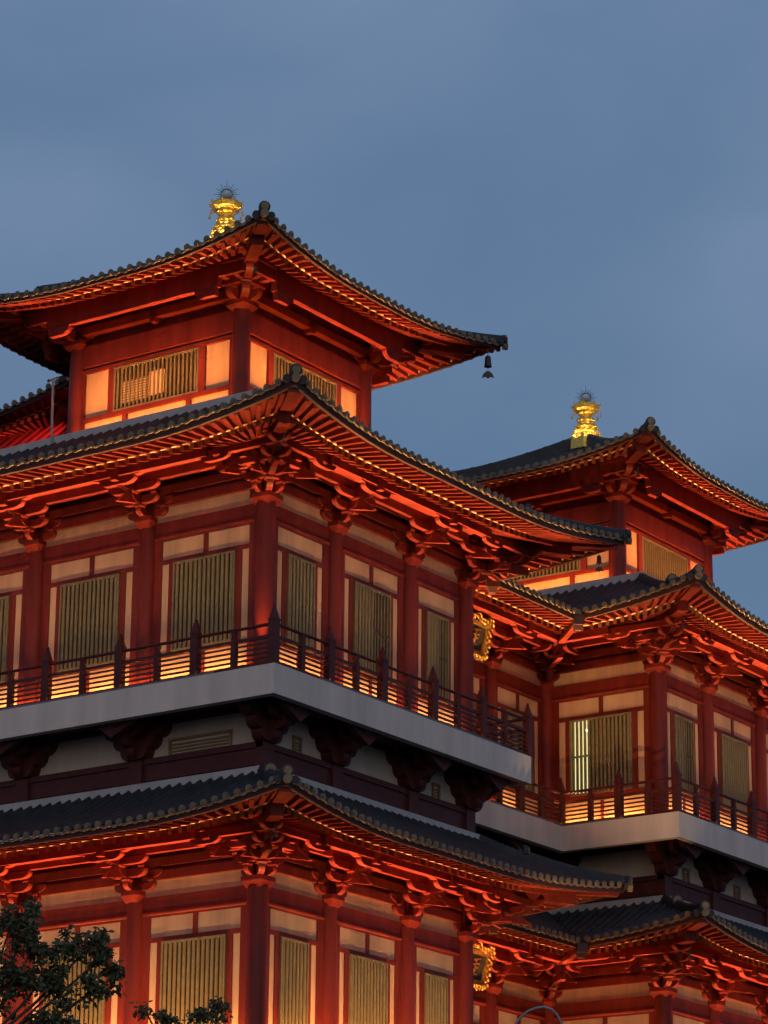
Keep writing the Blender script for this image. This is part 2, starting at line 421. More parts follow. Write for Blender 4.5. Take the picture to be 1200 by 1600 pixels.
def bracket_corner(T1, T2, z=4.43, inner=False):
    """T1, T2 frames meeting at s=0 / corner (0,0); both map (0,0)->corner"""
    b = MB(); w = .13
    b.taper(T1, 0, 0, z, z+.16, .2, .29); b.taper(T1, 0, 0, z+.16, z+.27, .29, .29)
    z1 = z+.27; z2 = z1+.29; z3 = z2+.26; z4 = z3+.1
    for T in (T1, T2):
        arm(b, T, (0, 0), (0, 1), .50, .19, w, z1, .46)
        arm(b, T, (0, .42), (1, 0), .40, .19, w, z2, .95)
        arm(b, T, (0, 0), (0, 1), .50, .19, w, z2, .3)
        arm(b, T, (0, .84), (1, 0), .30, .17, w, z3, 1.32)
        arm(b, T, (0, 0), (0, 1), .9, .17, w, z3, .3)
        arm(b, T, (0, 1.26), (1, 0), .80, .16, w, z4+.10, 1.62)
        arm(b, T, (0, .63), (1, 0), 1.05, .17, w, z3, 0)
        arm(b, T, (.55, 1.28), (1, 0), .45, .17, w, z4-.04, .4)
        lever(b, T, .42, .55, 1.2, z2+.16, z2+.03)
        lever(b, T, -.42, .55, 1.15, z2+.04, z2-.04, .10)
        for uu, nn, zz in ((0, .42, z1+.19), (.34, .42, z2+.19), (-.42, .84, z2+.19), (-.84, .84, z2+.19), (.5, 1.28, z3+.14)): dou(b, T, uu, nn, zz, .10)
        b.box(T, -.08, .08, .1, 1.0, z3+.15, z4+.3)
    # diagonal members
    dd = (T1.n+T2.n).normalized(); Tp = Fr((T1.P.x, T1.P.y), Vector((-dd.y, dd.x, 0)), dd, T1.P.z)
    arm(b, Tp, (0, 0), (0, 1), .66, .19, .15, z1, .3); arm(b, Tp, (0, 0), (0, 1), 1.24, .19, .15, z2, .3)
    arm(b, Tp, (0, 0), (0, 1), 1.80, .17, .15, z3, .3)
    lever(b, Tp, 0, .7, 1.75, z2+.08, z2-.02, .14)
    for n, zz in ((.58, z1+.19), (1.16, z2+.19), (1.7, z3+.17)): dou(b, Tp, 0, n, zz, .13, .09)
    b.box(Tp, -.08, .08, .3, 1.70, z3+.15, z4+.34)
    b.box(T1, -.16, .16, -.16, .16, z1, z4+.6)
    return b

# ------------------------------------------------------------------ windows, wall bays
def window(T, u0, u1, z0, z1, parent, cnt=None, lit=None, n0=0.0, sash=False, rb=.048):
    """bars + frame + pane, all inside a red opening"""
    fw = .05
    b = MB(); W_ = u1-u0-2*fw; k = cnt or max(4, int(round(W_/.135)))
    for i in range(k):
        c = u0+fw+W_*(i+.5)/k; r = rb if not (sash and i >= k*.5) else .024
        A = [T(c+math.cos(t)*r, n0+.05+math.sin(t)*r*.7, z0+fw) for t in (2*PI*j/8 for j in range(8))]
        B = [p+Vector((0, 0, z1-z0-2*fw)) for p in A]; b.prism(A, B, 0, True)
    c0 = T((u0+u1)/2, n0, z0)
    o = b.build('window', M['bars'], parent, c0)
    f = MB()
    f.box(T, u0, u0+fw, n0+.004, n0+.085, z0, z1); f.box(T, u1-fw, u1, n0+.004, n0+.085, z0, z1)
    f.box(T, u0+fw, u1-fw, n0+.004, n0+.08, z1-fw, z1); f.box(T, u0+fw, u1-fw, n0+.004, n0+.08, z0, z0+fw)
    f.build('window_frame', M['bars'], o, c0)
    g = MB()
    if lit:
        a, c = u0+fw+W_*lit[0], u0+fw+W_*lit[1]
        g.box(T, a, c, n0+.006, n0+.016, z0+fw, z1-fw, 1)
        if a-u0-fw > .03: g.box(T, u0+fw, a, n0+.006, n0+.012, z0+fw, z1-fw, 0)
        if u1-fw-c > .03: g.box(T, c, u1-fw, n0+.006, n0+.012, z0+fw, z1-fw, 0)
        lp = T(a+.05, n0+.03, z1-.35); g.lathe(lp, [(.005, -.035), (.03, -.015), (.03, .015), (.005, .035)], 8, 2)
        # a sash cross-rail and stile in the open part
        g.box(T, a, c, n0+.016, n0+.02, z0+(z1-z0)*.5, z0+(z1-z0)*.5+.06, 0)
    else: g.box(T, u0+fw, u1-fw, n0+.006, n0+.012, z0+fw, z1-fw, 0)
    if sash:
        m_ = u0+fw+W_*.5; zm = z0+(z1-z0)*.5
        g.box(T, m_-.035, m_+.035, n0+.012, n0+.075, z0+fw, z1-fw, 0); g.box(T, m_+.035, u1-fw, n0+.012, n0+.07, zm-.03, zm+.04, 0)
    g.build('window_pane', [M['glass'], M['lit'], M['bulb']], o, c0)
    return o

def bay(T, a, c, root, frame, wall, lit=None, sash=False):
    """one bay between column centres a<c"""
    w = c-a; n1 = .036
    m = .46                                   # column half width + jamb
    wall.box(T, a, c, -.15, 0, 0, 4.95)
    L0, R0 = a+m, c-m
    frame.box(T, a+.1, L0, 0, n1, 0, 4.09); frame.box(T, R0, c-.1, 0, n1, 0, 4.09)
    n2 = n1-.004
    frame.box(T, L0, R0, 0, n2, 0, .10); frame.box(T, L0, R0, 0, n2, 1.07, 1.18)
    frame.box(T, L0, R0, 0, n2, 3.44, 3.56); frame.box(T, L0, R0, 0, n2, 4.04, 4.09)
    n3 = n1-.008; mid = (L0+R0)/2
    if w > 3.1: frame.box(T, mid-.07, mid+.07, 0, n3, 3.56, 4.04)
    frame.box(T, mid-.05, mid+.05, 0, n3, .10, 1.07)
    pw = .22 if w > 2.7 else .18; jb = .17
    wl, wr = L0+pw+jb, R0-pw-jb
    frame.box(T, L0+pw, wl, 0, n3, 1.18, 3.44); frame.box(T, wr, R0-pw, 0, n3, 1.18, 3.44)
    window(T, wl, wr, 1.18, 3.44, root, lit=lit, sash=sash)

COLOBJ = {}
def column(T, u, n, z0, z1, parent, r=.235, oct=False):
    b = MB(); key = (round(r, 3), round(z1-z0, 3))
    p = T(u, n, z0)
    if key in COLOBJ:
        o = COLOBJ[key].copy(); COL.objects.link(o)
        o.parent = parent; o.location = p-wloc(parent); return o
    b.lathe((0, 0, 0), [(r*1.0, 0), (r*1.0, (z1-z0)*.7), (r*.96, z1-z0)], 20)
    b.v = [tuple(Vector(v)+p) for v in b.v]
    o = b.build('column', M['red'], parent, p); COLOBJ[key] = o; return o

def storey(faces, corners, zo, root, wash=(17, 3.9, 17, 26, 60, 100)):
    for fi, (P0, u, n, cols, opts) in enumerate(faces):
        T = Fr(P0, u, n, zo); L = cols[-1]
        fr, wl = MB(), MB()
        for i in range(len(cols)-1):
            bay(T, cols[i], cols[i+1], root, fr, wl, (opts.get('lit') or {}).get(i), i in opts.get('sash', ()) and zo > -1)
        wl.build('wall', M['cream'], root, T(L/2, 0, 0)); fr.build('wall_framing', M['red'], root, T(L/2, 0, 0))
        # beams
        b = MB(); e0, e1 = .1, L-.1
        b.box(T, e0, e1, 0, .034, 4.20, 4.54)
        prof = [(0, 4.085), (.03, 4.085), (.052, 4.10), (.062, 4.13), (.062, 4.16), (.052, 4.19), (.03, 4.205), (0, 4.205)]
        A = [T(e0+.01, x, z) for x, z in prof]; B = [T(e1-.01, x, z) for x, z in prof]; b.prism(A, B, 0, True)
        b.build('tie_beam', M['red'], root, T(L/2, 0, 4.3))
        b = MB()
        b.box(T, 0, L, -.15, .10, 4.92, 5.14); b.box(T, 0, L, -.15, .03, 5.14, 5.24); b.box(T, 0, L, -.15, .12, 5.24, 5.46)
        b.box(T, 0, L, -.15, .05, 5.46, 5.62); b.box(T, 0, L, -.15, .14, 5.62, 5.80); b.box(T, 0, L, -.15, .04, 5.80, 6.35)
        b.build('upper_beam', M['red'], root, T(L/2, 0, 5.2))
        # purlins carried by the brackets
        b = MB(); s0, s1 = opts['ends']
        def ex(k, nn): return -nn if (s0, s1)[k] == 'hip' else nn
        for (na, nb, za, zb_) in ((.57, .70, 5.435, 5.66), (1.2, 1.40, 5.45, 5.70)):
            g0 = .80 if s0 == 'hip' else na; g1 = .80 if s1 == 'hip' else na
            b.box(T, g0, L-g1, na, nb, za, zb_)
        b.box(T, .75, L-.75, .66, 1.22, 5.665, 5.69)
        b.build('eave_purlin', M['red'], root, T(L/2, 1.3, 5.5))
        for c in opts['colset']:
            column(T, cols[c], 0, 0, 4.46, root)
            o = bracket_mid(T, cols[c]).build('bracket_set', M['red'], root, T(cols[c], 0, 4.43))
        # lamps: floor wash near the wall and the outer uplight
        if opts.get('lamp', True):
            lu0, lu1 = opts.get('lu', (.4 if s0 == 'hip' else .7, L-.4 if s1 == 'hip' else L-.7))
            k = opts.get('k', 1)
            o0, o1 = opts.get('lo', -.3), opts.get('hi', L+.3)
            strip_light(T, lu0, lu1, .50, .10, wash[0]*k, AMBER, tilt=wash[4], spread=wash[5])
            strip_light(T, lu0, lu1, 1.17, .12, wash[1]*k, WARM, tilt=17, spread=36)
            strip_light(T, o0, o1, 1.08, .12, wash[2]*k, UPCOL[zo < -1], tilt=-2, spread=17)
            strip_light(T, o0, o1, .62, .12, wash[2]*k*.42, UPCOL[zo < -1], tilt=0, spread=15)
            strip_light(T, o0-(1.0 if s0 == 'hip' else 0), o1+(1.0 if s1 == 'hip' else 0), 1.372, .07, wash[3]*k, (1, .47, .17) if zo > -1 else (1, .36, .14), tilt=-15, spread=34)
            b = MB(); b.box(T, lu0, lu1, .36, .48, 0.002, .05); b.box(T, lu0, lu1, 1.05, 1.16, 0.002, .08); b.box(T, lu0, lu1, 1.345, 1.392, .002, .05)
            b.build('light_strip_housing', M['lamp'], root, T(L/2, .5, 0))
    for (P0, u1, n1, u2, n2, kind) in corners:
        T1 = Fr(P0, u1, n1, zo); T2 = Fr(P0, u2, n2, zo)
        column(T1, 0, 0, 0, 4.46, root, .262)
        if kind == 'out': bracket_corner(T1, T2).build('corner_bracket_set', M['red'], root, T1(0, 0, 4.43))
        else: bracket_corner(T1, T2).build('corner_bracket_set', M['red'], root, T1(0, 0, 4.43))

# ------------------------------------------------------------------ plan of the temple
X, Y = (1, 0), (0, 1); nX, nY = (-1, 0), (0, -1)
AW, AD, YB, XM = 10.8, 8.67, 18.85, -3.79
cL = [0, 3.6, 7.2, 10.8]; cR = [0, 2.79, 6.06, 8.67]; cM = [0, 3.1, 7.05, 10.18]
faces = [
    ((0, 0), nX, nY, cL, dict(ends=('hip', 'hip'), colset=(1, 2, 3))),
    ((0, 0), Y, X, cR, dict(ends=('hip', 'hip'), colset=(1, 2), sash=(1, 2))),
    ((XM, AD), Y, X, cM, dict(ends=('valley', 'valley'), colset=(1, 2), lu=(1.4, 8.8), lo=1.4, hi=8.9, k=.8)),
    ((0, YB), nX, nY, [0, 3.79], dict(ends=('hip', 'valley'), colset=(), lit={0: (.72, 1.0)}, k=.75, hi=2.6)),
    ((0, YB), Y, X, cR, dict(ends=('hip', 'hip'), colset=(1, 2, 3), lit=None, sash=(0,))),
    ((0, AD), nX, Y, [0, 3.79], dict(ends=('hip', 'valley'), colset=(), k=.7, hi=2.6)),
]
corners = [((0, 0), nX, nY, Y, X, 'out'), ((0, AD), nX, Y, nY, X, 'out'), ((0, YB), nX, nY, Y, X, 'out'),
           ((XM, YB), nY, X, X, nY, 'in'), ((XM, AD), Y, X, X, Y, 'in')]

temple = empty('temple_building', (0, 0, -20.3), 'large red and cream temple with tiled eaves and pale balcony, glowing at dusk', 'temple')
storey(faces, corners, 0, temple)
storey(faces, corners, -9.33, temple, wash=(82, 4.2, 18, 6, 42, 116))

# -------- skirt roofs
P2 = dict(N=2.9, ntop=-1.2, ze=5.69, zt=7.85, Lf=.47, D=4.9, c=.70, zb=5.50, nf=1.68)
P3 = dict(N=2.82, ntop=.18, ze=5.67, zt=7.17, Lf=.45, D=4.9, c=.8, zb=5.50, nf=1.68)
def skirt(zo, P, name):
    roof = bpy.data.objects.new('roof', None); COL.objects.link(roof); roof.parent = temple
    roof.location = Vector((0, 0, zo+20.3))
    Q = dict(P)
    sides = [((0, 0), nX, nY, AW, ('hip', 'hip'), True), ((0, 0), Y, X, AD, ('hip', 'hip'), True),
             ((0, AD), nX, Y, 3.79, ('hip', 'valley'), True), ((XM, AD), Y, X, YB-AD, ('valley', 'valley'), True),
             ((0, YB), nX, nY, 3.79, ('hip', 'valley'), True), ((0, YB), Y, X, AD, ('hip', 'hip'), True),
             ((-AW, 0), Y, nX, AD, ('hip', 'cut'), False)]
    for P0, u, n, L, ends, det in sides:
        T = Fr(P0, u, n, zo); make_roof_side(T, L, ends, roof, Q, det)
        b = MB(); nt_ = Q['ntop']
        e0 = -nt_ if ends[0] == 'hip' else nt_; e1 = L+nt_ if ends[1] == 'hip' else L-nt_
        b.box(T, e0-.14, e1+.14, nt_-.12, nt_+.16, Q['zt']-.12, Q['zt']+(.13 if nt_ < 0 else .09))
        b.build('ridge_flashing', M['flash'], roof)
    for P0, u, n, c, L in (((0, 0), Y, X, 0, AD), ((0, 0), Y, X, 1, AD), ((0, YB), Y, X, 0, AD), ((-AW, 0), Y, nX, 0, AD), ((0, YB), Y, X, 1, AD)):
        hip(Fr(P0, u, n, zo), Q, roof, c, L)
    # valley gutter spouts
    for yy, sg in ((YB, -1), (AD, 1)):
        b = MB(); T = Fr((XM, yy), (0, sg), (1, 0), zo)
        Tp = Fr((XM, yy), Vector((-sg, 1, 0)).normalized()[:2], Vector((1, sg, 0)).normalized()[:2], zo)
        b.box(Tp, -.09, .09, 0, 3.9, 5.40, 5.52); b.box(Tp, -.08, .08, 1.4, 1.9, 5.16, 5.36); b.box(Tp, -.08, .08, 1.5, 1.95, 4.98, 5.10)
        b.build('valley_beam', M['red'], roof)
        b = MB(); b.box(Tp, -.15, .15, 3.85, 4.22, 5.36, 5.62); b.taper(Tp, 0, 4.03, 5.22, 5.36, .09, .14); b.build('rainwater_hopper', M['fascia'], roof)
    return roof
skirt(0, P2, 'r2'); skirt(-9.33, P3, 'r3')
# flat deck behind the upper flashing, and an unseen core added to block light inside
b = MB(); I = Fr((0, 0), X, Y, 0)
b.box(I, -AW+1.2, -1.2, 1.2, AD-1.2, 7.5, 7.78); b.box(I, -AW+1.2, -1.2, YB+1.2, YB+AD-1.2, 7.5, 7.78)
b.box(I, -AW+1.2, XM-1.2, AD-1.2, YB+1.2, 7.49, 7.77)
b.build('roof_deck', M['tile'], temple)
b = MB()
for z0, z1 in ((-20.3, -9.5), (-9.3, -3.0), (0.02, 6.0)):
    b.box(I, -AW-.0, -.4, .4, AD-.4, z0, z1); b.box(I, -AW, XM-.4, AD-.4, YB+.4, z0, z1); b.box(I, -AW, -.4, YB+.4, YB+AD, z0, z1)
b.build('light_block_core', M['maroon'], temple)
b = MB()      # plain lower storey down to the ground
b.box(I, -AW, 0, 0, AD, -20.3, -9.34); b.box(I, -AW, XM, AD, YB, -20.3, -9.35); b.box(I, -AW, 0, YB, YB+AD, -20.3, -9.34)
b.box(I, -AW, 1.2, -1.2, AD+1.0, -9.9, -9.331); b.box(I, -AW, XM+1.2, AD+1.0, YB-1.2, -9.9, -9.332); b.box(I, -AW, 1.2, YB-1.2, YB+AD, -9.9, -9.331)
b.build('lower_wall', M['cream'], temple)

# -------- balcony slab and railing (upper storey)
s = 1.40
poly = [(-AW-2, -s), (s, -s), (s, 9.73), (XM+s, 9.73), (XM+s, YB-s), (s, YB-s), (s, YB+AD+3), (-AW-2, YB+AD+3)]
def inset(poly, d):
    out = []; n = len(poly)
    for i, p in enumerate(poly):
        a, c = Vector(poly[i-1]), Vector(poly[(i+1) % n]); p = Vector(p)
        e1 = (p-a).normalized(); e2 = (c-p).normalized()
        n1 = Vector((-e1.y, e1.x)); n2 = Vector((-e2.y, e2.x))
        out.append(tuple(p+(n1+n2)*d/(1+n1.dot(n2))))
    return out
b = MB(); b.prism([(x, y, -.45) for x, y in poly], [(x, y, 0) for x, y in poly])
inn = inset(poly, .22); K = len(poly)
for i in range(K):
    q = [poly[i], poly[(i+1) % K], inn[(i+1) % K], inn[i]]
    b.prism([(x, y, -.72) for x, y in q], [(x, y, -.451) for x, y in q])
slab = b.build('balcony_slab', M['slab'], temple)
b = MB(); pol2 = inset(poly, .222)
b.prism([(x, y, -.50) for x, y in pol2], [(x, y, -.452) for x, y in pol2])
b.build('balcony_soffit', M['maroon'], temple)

def rail_run(T, u0, u1, posts, mids, root):
    rail = MB()
    nn = 0
    rail.box(T, u0, u1, -.06, .06, 0.003, .10)
    rail.tube([T(u0, 0, .99), T(u1, 0, .99)], .042, 8)
    rail.box(T, u0, u1, -.04, .04, .66, .735)
    for k in range(4): rail.box(T, u0, u1, -.02, .02, .185+k*.118, .227+k*.118)
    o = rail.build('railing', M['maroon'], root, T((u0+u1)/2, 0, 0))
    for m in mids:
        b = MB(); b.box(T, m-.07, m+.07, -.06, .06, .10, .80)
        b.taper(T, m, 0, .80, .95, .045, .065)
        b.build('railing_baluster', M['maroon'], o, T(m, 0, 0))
    for m in posts:
        b = MB(); b.box(T, m-.10, m+.10, -.095, .095, .004, 1.06)
        b.taper(T, m, 0, 1.06, 1.10, .11, .11); b.taper(T, m, 0, 1.10, 1.36, .095, .035)
        b.lathe(T(m, 0, 1.36), [(.03, 0), (.045, .03), (.03, .07), (.01, .10)], 8)
        b.build('railing_post', M['maroon'], o, T(m, 0, 0))
    return o
rn = 1.27
sp = 2.17
T = Fr((rn, -rn), nX, nY, 0); rail_run(T, 0, 13.2, [.0+sp*1.06*k for k in range(0, 6)], [1.15+2.3*k for k in range(5)], temple)
T = Fr((rn, -rn), Y, X, 0); L = 9.76+rn
rail_run(T, 0, L, [2.21*k for k in range(1, 6)], [1.1+2.21*k for k in range(5)], temple)
T = Fr((XM+rn, 9.76), Y, X, 0); L = YB-rn-9.76
rail_run(T, 0, L, [L-2.17*k for k in range(0, 4)], [L-1.08-2.17*k for k in range(3)], temple)
T = Fr((rn, YB-rn), nX, nY, 0); rail_run(T, 0, 3.74, [0, 1.87], [.94, 2.8], temple)
T = Fr((rn, YB-rn), Y, X, 0); rail_run(T, 0, 12.5, [2.2*k for k in range(1, 6)], [1.1+2.2*k for k in range(5)], temple)
T = Fr((rn, 9.60), nX, Y, 0); rail_run(T, .02, 3.8, [1.87], [.94, 2.8], temple)

# -------- zone below the balcony: wall, double beam, columns stubs, cloud brackets, vents
def cloud_bracket(T, u):
    b = MB()
    def scal(w0, z0, w1, z1, k=5):
        return [(w0+(w1-w0)*math.sin(PI/2*j/k), z0+(z1-z0)*(1-math.cos(PI/2*j/k))) for j in range(k+1)]
    pts = []
    for a in ((.22, -1.45, .40, -1.20), (.42, -1.19, .64, -.93), (.66, -.92, .92, -.66)): pts += scal(*a)
    prof = [(-.0, -1.45)]+pts+[(.92, -.502), (0, -.502)]
    full = pts+[(.94, -.502), (-.94, -.502)]+[(-x, z) for x, z in pts[::-1]]
    b.prism([T(u+x, .0, z) for x, z in full], [T(u+x, .34, z) for x, z in full])
    pr = [(.0, -1.45)]+[(x*1.25, z) for x, z in pts]+[(1.155, -.503), (0, -.503)]
    b.prism([T(u-.13, x, z) for x, z in pr], [T(u+.13, x, z) for x, z in pr])
    for q, hw in ((.6, .5), (1.0, .62)):
        f2 = [(.1, -1.05)]+[(x*hw/.93, z+.12*(q > .8)) for x, z in pts if z > -1.0]+[(hw, -.504), (-hw, -.504)]+[(-x*hw/.93, z+.12*(q > .8)) for x, z in pts[::-1] if z > -1.0]
        b.prism([T(u+x, q-.08, min(z, -.504)) for x, z in f2], [T(u+x, q+.08, min(z, -.504)) for x, z in f2])
    return b
for fi, (P0, u, n, cols, opts) in enumerate(faces):
    T = Fr(P0, u, n, 0); L = cols[-1]
    b = MB(); b.box(T, 0, L, -.15, 0, -2.4, -.452); b.build('balcony_underwall', M['creamdull'], temple, T(L/2, 0, -1.5))
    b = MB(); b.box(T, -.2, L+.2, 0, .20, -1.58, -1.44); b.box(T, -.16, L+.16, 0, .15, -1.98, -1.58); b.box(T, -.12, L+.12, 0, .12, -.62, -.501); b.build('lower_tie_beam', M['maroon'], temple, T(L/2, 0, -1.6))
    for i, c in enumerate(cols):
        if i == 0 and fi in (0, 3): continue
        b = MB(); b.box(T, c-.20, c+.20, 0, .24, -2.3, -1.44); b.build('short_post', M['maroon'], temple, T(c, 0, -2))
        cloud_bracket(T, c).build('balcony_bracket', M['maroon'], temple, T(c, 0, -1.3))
    for i in range(len(cols)-1):
        m = (cols[i]+cols[i+1])/2; w = .95 if (fi == 0 and i == 0) else .17
        if fi in (2, 3, 5) or (fi == 0 and i > 0) or (fi == 1 and i == 1): continue
        b = MB(); b.box(T, m-w, m+w, 0, .06, -1.06, -1.0); b.box(T, m-w, m-w+.06, 0, .055, -1.43, -1.06); b.box(T, m+w-.06, m+w, 0, .055, -1.43, -1.06)
        for k in range(4): 
            z = -1.38+k*.08
            b.hexa([T(m-w+.06, 0, z), T(m+w-.06, 0, z), T(m+w-.06, .05, z-.03), T(m-w+.06, .05, z-.03), T(m-w+.06, 0, z+.02), T(m+w-.06, 0, z+.02), T(m+w-.06, .05, z-.01), T(m-w+.06, .05, z-.01)])
        if w > .5: b.box(T, m-w, m+w, 0, .03, -2.2, -1.985)
        b.build('wall_vent', M['vent'], temple, T(m, 0, -1.2))

# ------------------------------------------------------------------ rooftop pavilions
def pavilion(y0, label, x0=-2.31, W_=5.4, lightk=1.0):
    root = empty('rooftop_pavilion', (x0-W_/2, y0+W_/2, 7.78), label, 'pavilion', 'square pavilions on the temple roof')
    F = [((x0, y0), nX, nY), ((x0, y0), Y, X), ((x0-W_, y0), Y, nX), ((x0, y0+W_), nX, Y)]
    PP = dict(N=2.5, ntop=-2.7, ze=11.24, zt=13.75, Lf=.45, D=4.3, c=.62, zb=11.12, nf=1.6, slopef=.30, slopei=.36)
    roof = bpy.data.objects.new('roof', None); COL.objects.link(roof); roof.parent = root; roof.location = Vector((0, 0, 3.4))
    for k, (P0, u, n) in enumerate(F):
        T = Fr(P0, u, n, 0); L = W_
        make_roof_side(T, L, ('hip', 'hip'), roof, PP, True)
        hip(T, PP, roof, 0 if k in (0, 2) else 1, L) if k in (0, 1, 2, 3) else None
        wl, f = MB(), MB()
        wl.box(T, 0, L, -.15, 0, 7.7, 10.0)
        e0, e1 = .30, L-.30
        f.box(T, .1, e0+.0, 0, .085, 7.8, 9.95); f.box(T, e1, L-.1, 0, .085, 7.8, 9.95)
        f.box(T, e0, e1, 0, .08, 8.50, 8.62); f.box(T, e0, e1, 0, .08, 9.86, 9.95); f.box(T, e0, e1, 0, .08, 7.8, 8.10)
        pw = .80
        for q in (e0+pw, e1-pw-.20): f.box(T, q, q+.20, 0, .076, 8.62, 9.86)
        for q in (1.55, 3.65): f.box(T, q, q+.14, 0, .076, 8.10, 8.50)
        wl.build('wall', M['cream'], root, T(L/2, 0, 8)); f.build('wall_framing', M['red'], root, T(L/2, 0, 8))
        w_ = window(T, e0+pw+.20, e1-pw-.20, 8.62, 9.84, root, rb=.034)
        if k == 0 and y0 < 5:
            a_ = MB(); c_ = T(L/2, .02, 9)
            a_.box(T, 2.45, 2.95, .014, .05, 8.85, 9.50, 0); a_.box(T, 2.98, 3.85, .014, .03, 8.80, 9.42, 1)
            for j in range(8): a_.box(T, 3.0, 3.83, .03, .034, 8.83+j*.073, 8.86+j*.073, 0)
            a_.build('air_conditioner', [M['cream'], M['bars']], w_, c_)
        b = MB()
        b.box(T, 0.02, L-.02, -.15, .12, 10.02, 10.62); b.box(T, .02, L-.02, -.15, .02, 10.62, 11.6)
        b.box(T, -.1, L+.1, .02, .26, 10.90, 11.12); b.box(T, .03, L-.03, .02, .05, 11.3, 11.45)
        b.box(T, L/2-.09, L/2+.09, .02, .30, 10.78, 10.95)
        b.build('tie_beam', M['red'], root, T(L/2, 0, 10.3))
        b = MB()
        b.box(T, -.12, L+.12, 1.02, 1.20, 10.84, 11.44); b.box(T, -.9, L+.9, 1.06, 1.16, 11.10, 11.42)
        b.build('eave_purlin', M['red'], root, T(L/2, 1.1, 11))
        if k != 2:
            q = lightk*(.25 if (k == 0 and y0 > 10) else 1)
            strip_light(T, .3, L-.3, .46, 7.98, 12*(q if k or y0 < 10 else lightk), (1, .33, .065), tilt=30, spread=140)
            strip_light(T, -.3, L+.3, .92, 8.02, 7*q, (1, .36, .12), tilt=-3, spread=20)
            strip_light(T, -.9, L+.9, 1.3, 7.85, 16*q, (1, .42, .14), tilt=-14, spread=34)
            strip_light(T, .2, L-.2, 0.9, 8.02, 8*q, (1, .35, .075), tilt=27, spread=50)
        b = MB()
        for j in range(3): b.box(T, .15+j*1.72, .15+j*1.72+1.62, .52, .62, 7.79, 8.0)
        b.build('light_strip_housing', M['lamp'], root, T(L/2, .5, 7.8))
    for k, (cx, cy, ua, na, ub, nb) in enumerate(((x0, y0, nX, nY, Y, X), (x0-W_, y0, X, nY, Y, nX), (x0, y0+W_, nX, Y, nY, X), (x0-W_, y0+W_, X, Y, nY, nX))):
        T1 = Fr((cx, cy), ua, na, 0); T2 = Fr((cx, cy), ub, nb, 0)
        column(T1, 0, 0, 7.70, 10.60, root, .235)
        b = MB(); w = .18; z = 10.56
        b.taper(T1, 0, 0, z, z+.12, .20, .31); b.taper(T1, 0, 0, z+.12, z+.24, .31, .31)
        z1, z2, z3 = z+.24, z+.56, z+.86
        for T in (T1, T2):
            arm(b, T, (0, 0), (0, 1), .60, .26, w, z1, .60); arm(b, T, (0, 0), (0, 1), .55, .24, w, z2, .4)
            arm(b, T, (0, .52), (1, 0), .35, .20, w-.04, z2, 1.05)
            arm(b, T, (0, 1.11), (1, 0), .62, .24, w-.03, z+.04+.02, .0)
            arm(b, T, (0, 1.11), (1, 0), .55, .2, w-.03, z3, 1.5)
            dou(b, T, 0, .5, z1+.25, .13, .1); dou(b, T, -.52, .98, z2+.2, .11, .1)
            b.box(T, -.09, .09, .1, 1.0, z2+.1, z3+.2)
        dd = (T1.n+T2.n).normalized(); Tp = Fr((cx, cy), Vector((-dd.y, dd.x, 0)), dd, 0)
        arm(b, Tp, (0, 0), (0, 1), .85, .26, .2, z1, .3); arm(b, Tp, (0, 0), (0, 1), 1.5, .24, .2, z2, .3); arm(b, Tp, (0, 0), (0, 1), 2.0, .2, .2, z3, .3)
        for n, zz in ((.74, z1+.25), (1.40, z2+.22)): dou(b, Tp, 0, n, zz, .14, .09)
        b.box(T1, -.17, .17, -.17, .17, z+.2, z+1.1)
        b.build('corner_bracket_set', M['red'], root, T1(0, 0, z))
    return root
pavilion(1.84, 'nearer and higher looking rooftop pavilion at the left, a bell under its right eave')
pavilion(YB+1.84, 'farther rooftop pavilion at the right, with the fully visible golden finial on top')

